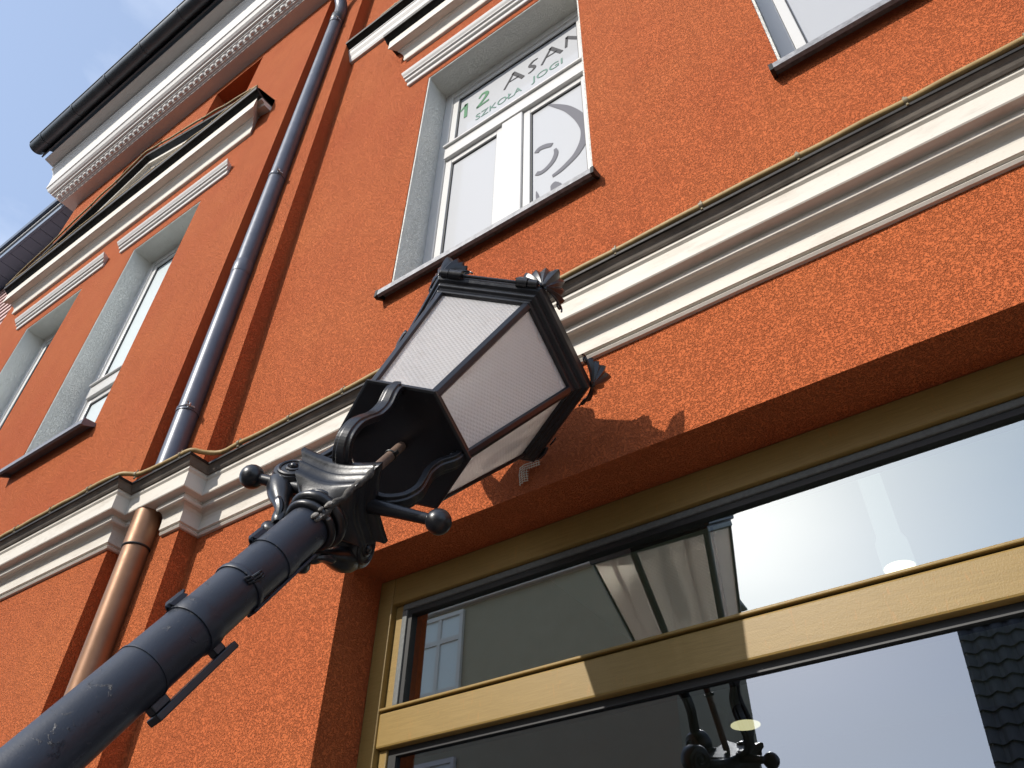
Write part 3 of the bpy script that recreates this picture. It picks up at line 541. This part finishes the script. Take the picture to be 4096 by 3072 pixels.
# ------------------------------------------------------------------ houses across the street (seen in the shop glass)
A = empty('opposite_house', (-13.0, -15.0, 0)); tag(A, 'olive plaster house across the street with white sash windows', 'building')
XE = -6.25
b = MB(); b.box(-24, XE, -16, -12, -1.6, 9.05); b.build('wall', M['olive'], A)
b = MB(); b.box(-24.2, XE + 0.12, -16.2, -11.85, 9.05, 9.25); b.build('eaves', M['white2'], A, bevel=0.03)
b = MB(); b.loft([[(x, y, z) for y, z in [(-11.8, 9.25), (-11.8, 9.3), (-14, 9.7), (-16.3, 9.3), (-16.3, 9.25)]] for x in (-24.3, XE + 0.25)]); b.build('roof', M['tile'], A)
for wx in (-12.2, -16.0, -19.8):
    for wz in (7.0, 3.6):
        f = MB(); frame_ring(f, wx - 0.72, wx + 0.72, wz, wz + 1.95, 0.1, -11.985, -11.9); f.box(wx - 0.05, wx + 0.05, -11.98, -11.91, wz + 0.1, wz + 1.85); f.box(wx - 0.62, wx + 0.62, -11.975, -11.912, wz + 1.22, wz + 1.34)
        wo = f.build('window', M['pvc'], A); ORG[wo.name] = ORG[A.name]
        p = MB(); p.box(wx - 0.62, wx + 0.62, -11.99, -11.95, wz + 0.1, wz + 1.85); p.build('pane', M['film_blue'], wo)
T = empty('tiled_house', (4.0, -15.0, 0)); tag(T, 'low house across the street under a dark tiled roof', 'building')
b = MB(); b.box(-1.2, 9.5, -18, -12.2, -1.6, 2.8); b.build('wall', M['olive'], T)
b = MB(); b.loft([[(x, y, z) for y, z in [(-12.2, 2.8), (-15.1, 7.3), (-18, 2.8)]] for x in (-1.2, -0.9)]); b.build('gable', M['olive'], T)
b = MB(); b.loft([[(x, y, z) for y, z in [(-11.9, 2.6), (-11.9, 2.66), (-15.1, 7.62), (-15.1, 7.5)]] for x in (-1.5, 9.8)]); b.build('roof_slope', M['tile'], T)
b = MB(); b.loft([[(x, y, z) for y, z in [(-18.3, 2.6), (-18.3, 2.66), (-15.1, 7.62), (-15.1, 7.5)]] for x in (-1.5, 9.8)]); b.build('roof_slope', M['tile'], T)
dv = Vector((0, -3.2, 4.96)).normalized(); nv = Vector((0, 4.96, 3.2)).normalized()
tl = MB()
for r_ in range(2):
    pass
tl.loft([[tuple(Vector((0.30 * k / 5 - 0.15, 0, 0)) + dv * s + nv * (h + 0.035 * math.sin(math.pi * 2 * k / 5 + 0.4))) for k in range(6)] for s, h in ((0, 0.055), (0.0, 0.03), (0.40, 0.02))], False, False, False)
tlm = tl.mesh('roof_tile', M['tile'])
for r_ in range(14):
    for c_ in range(15):
        o = bpy.data.objects.new('roof_tile', tlm); col.objects.link(o); o.parent = T
        o.location = Vector((-1.35 + 0.3 * c_ - 4.0, -11.88 + 15.0, 2.70 + Z0)) + dv * (0.38 * r_) + Vector((0, 0, 0.01))

# ------------------------------------------------------------------ lamps inside the shop
for nm_, lab, cx, cy, zb, rr in (('ceiling_spotlight', 'white cylinder spotlight under the shop ceiling behind the upper pane', -0.355, 1.2, 1.42, 0.056),):
    L = empty(nm_, (cx, cy, zb + 0.2 + Z0)); tag(L, lab, 'lamp')
    b = MB(); b.lathe([(rr, zb), (rr, zb + 0.005), (rr * 0.98, zb + 0.10), (rr * 0.75, zb + 0.13), (rr * 0.75, zb + 0.42), (0.02, zb + 0.43), (0.015, 1.90)], 24, (cx, cy)); b.build('body', M['lampwhite'], L)
    b = MB(); b.lathe([(0.001, zb - 0.004), (rr * 0.9, zb - 0.004), (rr * 0.9, zb - 0.001), (0.001, zb - 0.001)], 24, (cx, cy)); b.build('diffuser', M['lit'], L)
L = empty('pendant_light', (-1.02, 1.25, 1.1 + Z0)); tag(L, 'round pendant light with glowing yellow disc seen behind the lower pane', 'lamp')
b = MB(); b.lathe([(0.055, 1.026), (0.058, 1.03), (0.058, 1.05), (0.03, 1.09), (0.008, 1.10), (0.006, 1.90)], 24, (-1.02, 1.25)); b.build('shade', M['flash'], L)
b = MB(); b.lathe([(0.001, 1.0225), (0.052, 1.0225), (0.052, 1.0255), (0.001, 1.0255)], 24, (-1.02, 1.25)); b.build('disc', M['lit'], L)

# ------------------------------------------------------------------ the leaning street lamp
KL = 0.98; LEN = 3.25
Cc = Vector((0, -1.6, 0)); Op = Cc + (Vector((-1.0746, -0.5579, 1.1365)) - Cc) * KL
ax = Vector((0.0353, 0.532, 0.846)).normalized(); uu = (Vector((1, 0, 0)) - ax * ax.x).normalized(); ww = ax.cross(uu)
base = Op - ax * LEN + Vector((0, 0, Z0))
P = bpy.data.objects.new('street_lamp', None); col.objects.link(P); P.empty_display_size = 0.3
P.matrix_world = Matrix(((uu.x, ww.x, ax.x, base.x), (uu.y, ww.y, ax.y, base.y), (uu.z, ww.z, ax.z, base.z), (0, 0, 0, 1)))
tag(P, 'black cast iron street lamp with hexagonal lantern leaning against the orange wall', 'street lamp')
def lp(b, name, m, parent=None, bevel=0.0, seg=2):
    b.v = [(x * KL, y * KL, z * KL + LEN) for x, y, z in b.v]
    return b.build(name, m, parent or P, local=True, bevel=bevel, seg=seg)
def pol(r, th, s): return (r * math.cos(R_(th)), r * math.sin(R_(th)), s)
RP = 0.0448
b = MB(); b.lathe([(0.0455, -3.2), (RP, -0.80), (0.0440, -0.795), (0.0438, -0.36)], 48); lp(b, 'post', M['post'])
b = MB(); b.lathe([(0.13, -3.30), (0.13, -3.0), (0.11, -2.96), (0.095, -2.6), (0.075, -2.5), (0.08, -2.47), (0.06, -2.42), (0.05, -2.3), (0.046, -2.28)], 32); lp(b, 'post_base', M['iron'])
for s, wd, t_ in ((-0.49, 0.030, 0.0012), (-0.585, 0.012, 0.002), (-0.692, 0.030, 0.0016), (-0.800, 0.004, 0.001)):
    b = MB(); b.lathe([(0.0440, s - wd / 2), (0.0458 + t_ * 0.4, s - wd / 2 + 0.0006), (0.0452 + t_, s - wd / 2 + 0.002), (0.0452 + t_, s + wd / 2 - 0.002), (0.0458 + t_ * 0.4, s + wd / 2 - 0.0006), (0.0440, s + wd / 2)], 48); bo_ = lp(b, 'band', M['post'])
    if wd > 0.02:       # folded buckle of the steel strap
        for q in range(2):
            th = 258 + q * 7; e = MB()
            sec = [pol(0.046, th - 6, s - wd / 2), pol(0.051, th, s - wd / 2 - 0.002), pol(0.0575, th + 3, s - wd / 2 + 0.003), pol(0.054, th + 7, s - wd / 2 - 0.004), pol(0.047, th + 10, s - wd / 2)]
            e.loft([[(x, y, z + k * wd + (0.004 * q)) for x, y, z in sec] for k in (0, 0.5, 1.0)], False, False, False); eo_ = lp(e, 'buckle', M['post'], bo_)
            md = eo_.modifiers.new('s', 'SOLIDIFY'); md.thickness = 0.0022
e = MB()
for q in range(3):
    th = 343 + q * 6; e.tube([pol(0.0465, th - 3, -0.60), pol(0.051, th, -0.594), pol(0.0465, th + 4, -0.588), pol(0.051, th + 6, -0.575), pol(0.0465, th + 7, -0.566)], 0.0022, 6)
lp(e, 'wire_tie', M['iron'])
b = MB(); c_ = Matrix.Rotation(R_(78), 3, 'Z')
bx = MB(); bx.box(0.058, 0.070, -0.016, 0.016, -0.835, -0.665); bx.box(0.044, 0.058, -0.010, 0.010, -0.83, -0.80); bx.box(0.044, 0.058, -0.010, 0.010, -0.70, -0.68)
bx.v = [tuple(c_ @ Vector(v)) for v in bx.v]; lp(bx, 'sign_bracket', M['iron'], bevel=0.002)
bx = MB(); bx.box(0.0445, 0.050, -0.013, 0.013, -0.60, -0.42); bx.v = [tuple(c_ @ Vector(v)) for v in bx.v]; lp(bx, 'strap', M['post'], bevel=0.002)
# capital: rings, flared bell and moulded square top with hollow sides
b = MB()
def torus(b, R0, r, s, n=32, m_=10): b.loft([[((R0 + r * math.cos(2 * math.pi * j / m_)) * math.cos(2 * math.pi * i / n), (R0 + r * math.cos(2 * math.pi * j / m_)) * math.sin(2 * math.pi * i / n), s + r * math.sin(2 * math.pi * j / m_)) for j in range(m_)] for i in range(n)], True, True, False, True)
torus(b, 0.047, 0.009, -0.374); torus(b, 0.052, 0.0115, -0.350); torus(b, 0.050, 0.006, -0.330); lp(b, 'capital_ring', M['iron'])
def sqring(rc, s, hollow=0.25, n=12, ph=346, tip=0.0):
    out = []
    for k in range(4):
        for j in range(n):
            t_ = j / n; a0, a1 = R_(ph + 90 * k), R_(ph + 90 * (k + 1))
            x = math.cos(a0) * (1 - t_) + math.cos(a1) * t_; y = math.sin(a0) * (1 - t_) + math.sin(a1) * t_
            d = 1 - hollow * math.sin(math.pi * t_); out.append((x * rc * d, y * rc * d, s + tip * (abs(2 * t_ - 1) ** 2)))
    return out
def circ(r, s, n=48, ph=346): return [(r * math.cos(R_(ph) + 2 * math.pi * k / n), r * math.sin(R_(ph) + 2 * math.pi * k / n), s) for k in range(n)]
def blend(c, q, t_): return [tuple(a * (1 - t_) + b_ * t_ for a, b_ in zip(p, r)) for p, r in zip(c, q)]
rings = []
for t_, rc, s in ((0, 0.060, -0.372), (0.25, 0.064, -0.352), (0.5, 0.074, -0.337), (0.75, 0.087, -0.325), (0.9, 0.095, -0.319), (1.0, 0.098, -0.316)):
    rings.append(blend(circ(rc * 0.72, s), sqring(rc, s, 0.13, tip=0.004), t_))
prof_c = [(0.109, -0.292), (0.1095, -0.288), (0.107, -0.284), (0.110, -0.274), (0.1165, -0.264), (0.121, -0.259), (0.1215, -0.254), (0.119, -0.250), (0.123, -0.242), (0.131, -0.233), (0.137, -0.228), (0.139, -0.222), (0.139, -0.208), (0.132, -0.203)]
for rc, s in prof_c: rings.append(sqring(rc * 0.93, -0.312 + (s + 0.292) * 0.75, 0.15, tip=0.006))
b = MB(); b.loft(rings, True); lp(b, 'capital', M['iron'])
# mortar crust on the near edge of the capital
b = MB(); pt = []
for i in range(9):
    u_ = i / 8; r_ = 0.046 + (0.118 - 0.046) * u_ ** 0.9; s = -0.385 + 0.130 * u_
    pt.append(pol(r_ + random.uniform(-.002, .003), 347 + random.uniform(-3, 3), s))
b.tube(smooth(pt, 3), [0.0062 + 0.0012 * math.sin(i * 1.3) + random.uniform(-.001, .001) for i in range(25)], 9); lp(b, 'mortar_crust', M['mortar'])
for i in range(7):
    b = MB(); th_ = 347 + random.uniform(-16, 14); s_ = random.uniform(-0.405, -0.345); r_ = 0.047 + max(0, s_ + 0.39) * 0.5
    b.sphere(pol(r_, th_, s_), random.uniform(0.003, 0.0062), 8, 6, 1.4, 0.9, 1.5); lp(b, 'mortar_lump', M['mortar_pale'])
def radial(pts, th, wid, thick, name, m=M['iron'], ridge=0.0, parent=None, bev=0.0025):
    """ribbon that follows (r, s, scale) points in the radial plane at angle th"""
    q = smooth(pts, 6); n = len(q); b = MB(); rings = []
    er = Vector((math.cos(R_(th)), math.sin(R_(th)), 0)); et = Vector((-math.sin(R_(th)), math.cos(R_(th)), 0)); ez = Vector((0, 0, 1))
    for i in range(n):
        d = Vector((q[min(i + 1, n - 1)][0] - q[max(i - 1, 0)][0], q[min(i + 1, n - 1)][1] - q[max(i - 1, 0)][1])).normalized()
        nn = er * (-d.y) + ez * d.x; c0 = er * q[i][0] + ez * q[i][1]; k = q[i][2]
        W, Tt = wid * k / 2, thick * k / 2
        sec = [(-W, -Tt), (-W * 0.55, -Tt), (-W * 0.45, -Tt - ridge), (W * 0.45, -Tt - ridge), (W * 0.55, -Tt), (W, -Tt), (W, Tt), (W * 0.55, Tt), (W * 0.45, Tt + ridge), (-W * 0.45, Tt + ridge), (-W * 0.55, Tt), (-W, Tt)]
        rings.append([tuple(c0 + et * a + nn * e_) for a, e_ in sec])
    b.loft(rings, False); return lp(b, name, m, parent, bevel=bev, seg=3)
for th in (211, 121):
    cx, cs = 0.136, -0.226; er = Vector((math.cos(R_(th)), math.sin(R_(th)), 0)); et = Vector((-math.sin(R_(th)), math.cos(R_(th)), 0)); c0 = er * cx + Vector((0, 0, cs))
    spn = smooth([pol(0.060, th, -0.392), pol(0.070, th, -0.368), pol(0.088, th, -0.340), pol(0.118, th, -0.302), pol(0.150, th, -0.258), pol(0.160, th, -0.226)], 4)
    b = MB(); b.tube(spn, [0.011 + 0.0009 * i + 0.004 * math.sin(i * 0.55) for i in range(len(spn))], 16); vo = lp(b, 'volute', M['iron'])
    b = MB(); b.tube([c0 - et * 0.030, c0 - et * 0.027, c0 - et * 0.018, c0 + et * 0.018, c0 + et * 0.027, c0 + et * 0.030], [0.030, 0.041, 0.046, 0.046, 0.041, 0.030], 28); lp(b, 'scroll', M['iron'], vo)
    for sd_ in (-1, 1):
        pt = []
        for i in range(22):
            a = R_(-150 + i * 30); rr = 0.036 * (1 - i / 25.0); pt.append(c0 + et * (sd_ * (0.0285 + 0.0018 * (i / 22))) + er * (rr * math.cos(a)) + Vector((0, 0, rr * math.sin(a))))
        b = MB(); b.tube(smooth([tuple(q) for q in pt], 3), 0.0048, 8); lp(b, 'scroll_line', M['iron'], vo)
        b = MB(); q0 = c0 + et * (sd_ * 0.030); b.sphere(tuple(q0), 0.0095, 12, 8); lp(b, 'scroll_eye', M['iron'], vo)
    b = MB(); b.tube(smooth([pol(0.046, th, -0.418), pol(0.062, th, -0.416), pol(0.074, th, -0.404), pol(0.070, th, -0.390)], 4), [0.012, 0.0125, 0.0135, 0.0145, 0.0155, 0.0155, 0.0145, 0.0135, 0.012, 0.010, 0.008, 0.006, 0.005], 10); lp(b, 'leaf_curl', M['iron'], vo)
    for sd_ in (-1, 1):
        b = MB(); b.tube(smooth([tuple(Vector(pol(0.064, th, -0.385)) + et * sd_ * 0.010), tuple(Vector(pol(0.072, th, -0.366)) + et * sd_ * 0.020), tuple(Vector(pol(0.086, th, -0.350)) + et * sd_ * 0.026), tuple(Vector(pol(0.094, th, -0.338)) + et * sd_ * 0.020)], 4), [0.004 + 0.0045 * math.sin(math.pi * i / 12) for i in range(13)], 8); lp(b, 'side_leaf', M['iron'], vo)
for th in (33, 213):
    b = MB(); b.tube([pol(0.055, th, -0.262), pol(0.12, th, -0.262), pol(0.20, th, -0.262)], [0.018, 0.014, 0.0115], 16); lo = lp(b, 'ladder_bar', M['iron'])
    b = MB(); c0 = pol(0.218, th, -0.262); b.sphere(c0, 0.0265, 20, 13); lp(b, 'ball', M['iron'], lo)
for th in (31, 301, 211):
    ao = radial([(0.070, -0.248, 1.1), (0.098, -0.246, 1.05), (0.124, -0.226, 1), (0.135, -0.190, 1), (0.130, -0.150, 1), (0.122, -0.108, 1), (0.127, -0.066, 1), (0.145, -0.036, 1), (0.150, -0.016, 0.95), (0.146, -0.002, .85)], th, 0.036, 0.013, 'support_arm', ridge=0.004)
    b = MB(); b.tube([pol(0.130, th, -0.009), pol(0.160, th, -0.009)], 0.0105, 12); lp(b, 'arm_bolt', M['iron'], ao)
b = MB(); b.tube([pol(0.004, 0, -0.24), (0.002, 0, -0.12), (0, 0, 0.004)], 0.0115, 14); co = lp(b, 'conduit', M['conduit'])
b = MB(); torus(b, 0.0125, 0.0028, -0.055, 18, 6); b.box(0.010, 0.020, -0.004, 0.004, -0.059, -0.048); lp(b, 'cable_tie', M['black'], co)
# lantern
PH = 272.2; R1, R2, HT = 0.160, 0.262, 0.486
def hexr(r, s, ph=PH): return [pol(r, ph + 60 * k, s) for k in range(6)]
b = MB(); b.loft([hexr(0.167, -0.002), hexr(0.174, 0.000), hexr(0.174, 0.006), hexr(0.165, 0.008)]); lp(b, 'base_plate', M['iron'], bevel=0.001)
b = MB(); b.loft([hexr(0.166, 0.0085), hexr(0.168, 0.022), hexr(0.150, 0.022), hexr(0.148, 0.0085)], False, True, False, True); lp(b, 'lower_rail', M['iron'], bevel=0.001)
def slab(r, s0, s1):    # point on a lantern edge
    return lambda k, u_: Vector(pol(R1 + (R2 - R1) * u_ + r, PH + 60 * k, 0.012 + (HT - 0.012) * u_))
edge = slab(0, 0, 0)
for k in range(6):
    p, q = edge(k, 0.0), edge(k, 1.0); d = (q - p).normalized(); out = Vector(pol(1, PH + 60 * k, 0)); tn = d.cross(out).normalized(); on = tn.cross(d).normalized() * (1 if tn.cross(d).dot(out) > 0 else -1)
    b = MB(); sec = [(-0.013, -0.006), (-0.0115, 0.002), (0, 0.0065), (0.0115, 0.002), (0.013, -0.006), (0, -0.003)]
    b.loft([[tuple(c0 + tn * a + on * e_) for a, e_ in sec] for c0 in (p, q)]); lp(b, 'frame_bar', M['iron'], bevel=0.0012)
    p2, q2 = edge(k + 1, 0.0), edge(k + 1, 1.0); fn = (q - p).cross(p2 - p).normalized(); fn *= 1 if fn.dot(p + p2) > 0 else -1
    g_ = MB(); c4 = [p, p2, q2, q]; ins = [c0.lerp((p + p2 + q + q2) / 4, 0.03) - fn * 0.004 for c0 in c4]
    q_ = g_.add([tuple(c0 + fn * h_) for h_ in (0.0015, -0.0015) for c0 in ins])
    for f_ in ((0, 1, 2, 3), (7, 6, 5, 4), (0, 4, 5, 1), (1, 5, 6, 2), (2, 6, 7, 3), (3, 7, 4, 0)): g_.face([q_ + i for i in f_])
    e1 = (p2 - p).normalized(); e2 = fn.cross(e1)
    for i, c0 in enumerate(ins * 2): g_.uv[i] = ((c0 - p).dot(e1), (c0 - p).dot(e2))
    lp(g_, 'glass_panel', M['lantern_glass'])
b = MB(); b.loft([hexr(0.246, 0.478), hexr(0.268, 0.478), hexr(0.272, 0.482), hexr(0.272, 0.500), hexr(0.282, 0.502), hexr(0.286, 0.506), hexr(0.286, 0.514), hexr(0.298, 0.516), hexr(0.305, 0.522), hexr(0.307, 0.548), hexr(0.300, 0.552), hexr(0.246, 0.552)], False, True, False, True); lp(b, 'rim', M['iron'], bevel=0.0012)
# hinge along one side of the rim
pa, pb = Vector(pol(0.314, PH, 0.530)), Vector(pol(0.314, PH + 60, 0.530))
for u0, u1, r_ in ((0.04, 0.11, 0.0125), (0.12, 0.24, 0.0145), (0.76, 0.86, 0.0145), (0.87, 0.95, 0.0125)):
    b = MB(); b.tube([pa.lerp(pb, u0), pa.lerp(pb, u1)], r_, 14); lp(b, 'hinge_knuckle', M['iron'])
b = MB(); b.tube([pa.lerp(pb, 0.1), pa.lerp(pb, 0.9)], 0.005, 8); lp(b, 'hinge_pin', M['iron'])
# fluted shell ornaments folded round the corners
for k in range(6):
    th = PH + 60 * k; rc = 0.301; c0 = Vector(pol(rc, th, 0.540)); o1 = Vector(pol(1, th, 0))
    s1 = (Vector(pol(rc, th - 60, 0.545)) - c0).normalized(); s2 = (Vector(pol(rc, th + 60, 0.545)) - c0).normalized()
    n1 = Vector(pol(1, th - 30, 0)); n2 = Vector(pol(1, th + 30, 0)); nA, nR = 96, 7; b = MB(); rows = []
    for i in range(nA + 1):
        f_ = math.pi * (0.07 + 0.86 * i / nA); cs_, sn = math.cos(f_), math.sin(f_); lean = 0.30 if k != 3 else 0.1
        dr = (s1 * cs_ if cs_ > 0 else s2 * (-cs_)) + (Vector((0, 0, 1)) + o1 * lean) * sn
        nn = (n1 if cs_ > 0.12 else (n2 if cs_ < -0.12 else n1.lerp(n2, 0.5 - cs_ / 0.24))).normalized()
        ph = (i / nA * 8) % 1.0; sc_ = (0.086 if k != 3 else 0.055) * (1.0 - 0.075 * math.sin(math.pi * ph)) * (1.0 if 0.25 < i / nA < 0.75 else 0.93); rows.append([])
        for j in range(nR + 1):
            u_ = j / nR; rip = (0.005 - 0.008 * math.sin(math.pi * ph) ** 0.8) * u_ ** 0.6; dome = 0.010 * math.sin(math.pi * min(1, u_ * 0.7 + 0.1)) - 0.004 * u_
            rows[-1].append(tuple(c0 + dr * (sc_ * u_) + nn * (0.001 + 0.003 * u_ + rip + dome)))
    b.loft(rows, True, False, False); so_ = lp(b, 'shell_ornament', M['iron']); md = so_.modifiers.new('s', 'SOLIDIFY'); md.thickness = 0.006; md.offset = -1
    for sd, nn in ((s1, n1), (s2, n2)):
        e = MB(); cc_ = c0 + sd * 0.068 + Vector((0, 0, 0.022)) + nn * 0.012; pt = []
        for i in range(14):
            a = i * 0.62; rr = 0.016 * (1 - i / 17); pt.append(cc_ + sd * (rr * math.cos(a)) + Vector((0, 0, 1)) * (rr * math.sin(a)))
        e.tube(pt, 0.0028, 6); lp(e, 'scroll', M['iron'], so_)
b = MB(); b.loft([hexr(0.240, 0.535), hexr(0.240, 0.538)]); lp(b, 'added_reflector', M['white2'])  # unseen white disc under the roof, added to brighten the glass panels
b = MB(); b.lathe([(0.02, 0.20), (0.035, 0.23), (0.038, 0.32), (0.025, 0.40), (0.018, 0.42), (0.018, 0.534)], 20); lp(b, 'added_bulb', M['lampwhite'])  # unseen pale bulb with a faint glow, added to help lighten the panels
b = MB(); b.loft([hexr(0.302, 0.552), hexr(0.296, 0.560), hexr(0.255, 0.600), hexr(0.20, 0.640), hexr(0.12, 0.670), hexr(0.085, 0.685), hexr(0.085, 0.715), hexr(0.05, 0.735)]); lp(b, 'lantern_roof', M['iron'], bevel=0.001)
b = MB(); b.lathe([(0.03, 0.73), (0.018, 0.745), (0.028, 0.762), (0.028, 0.772), (0.012, 0.785), (0.004, 0.80)], 16); lp(b, 'finial', M['iron'])
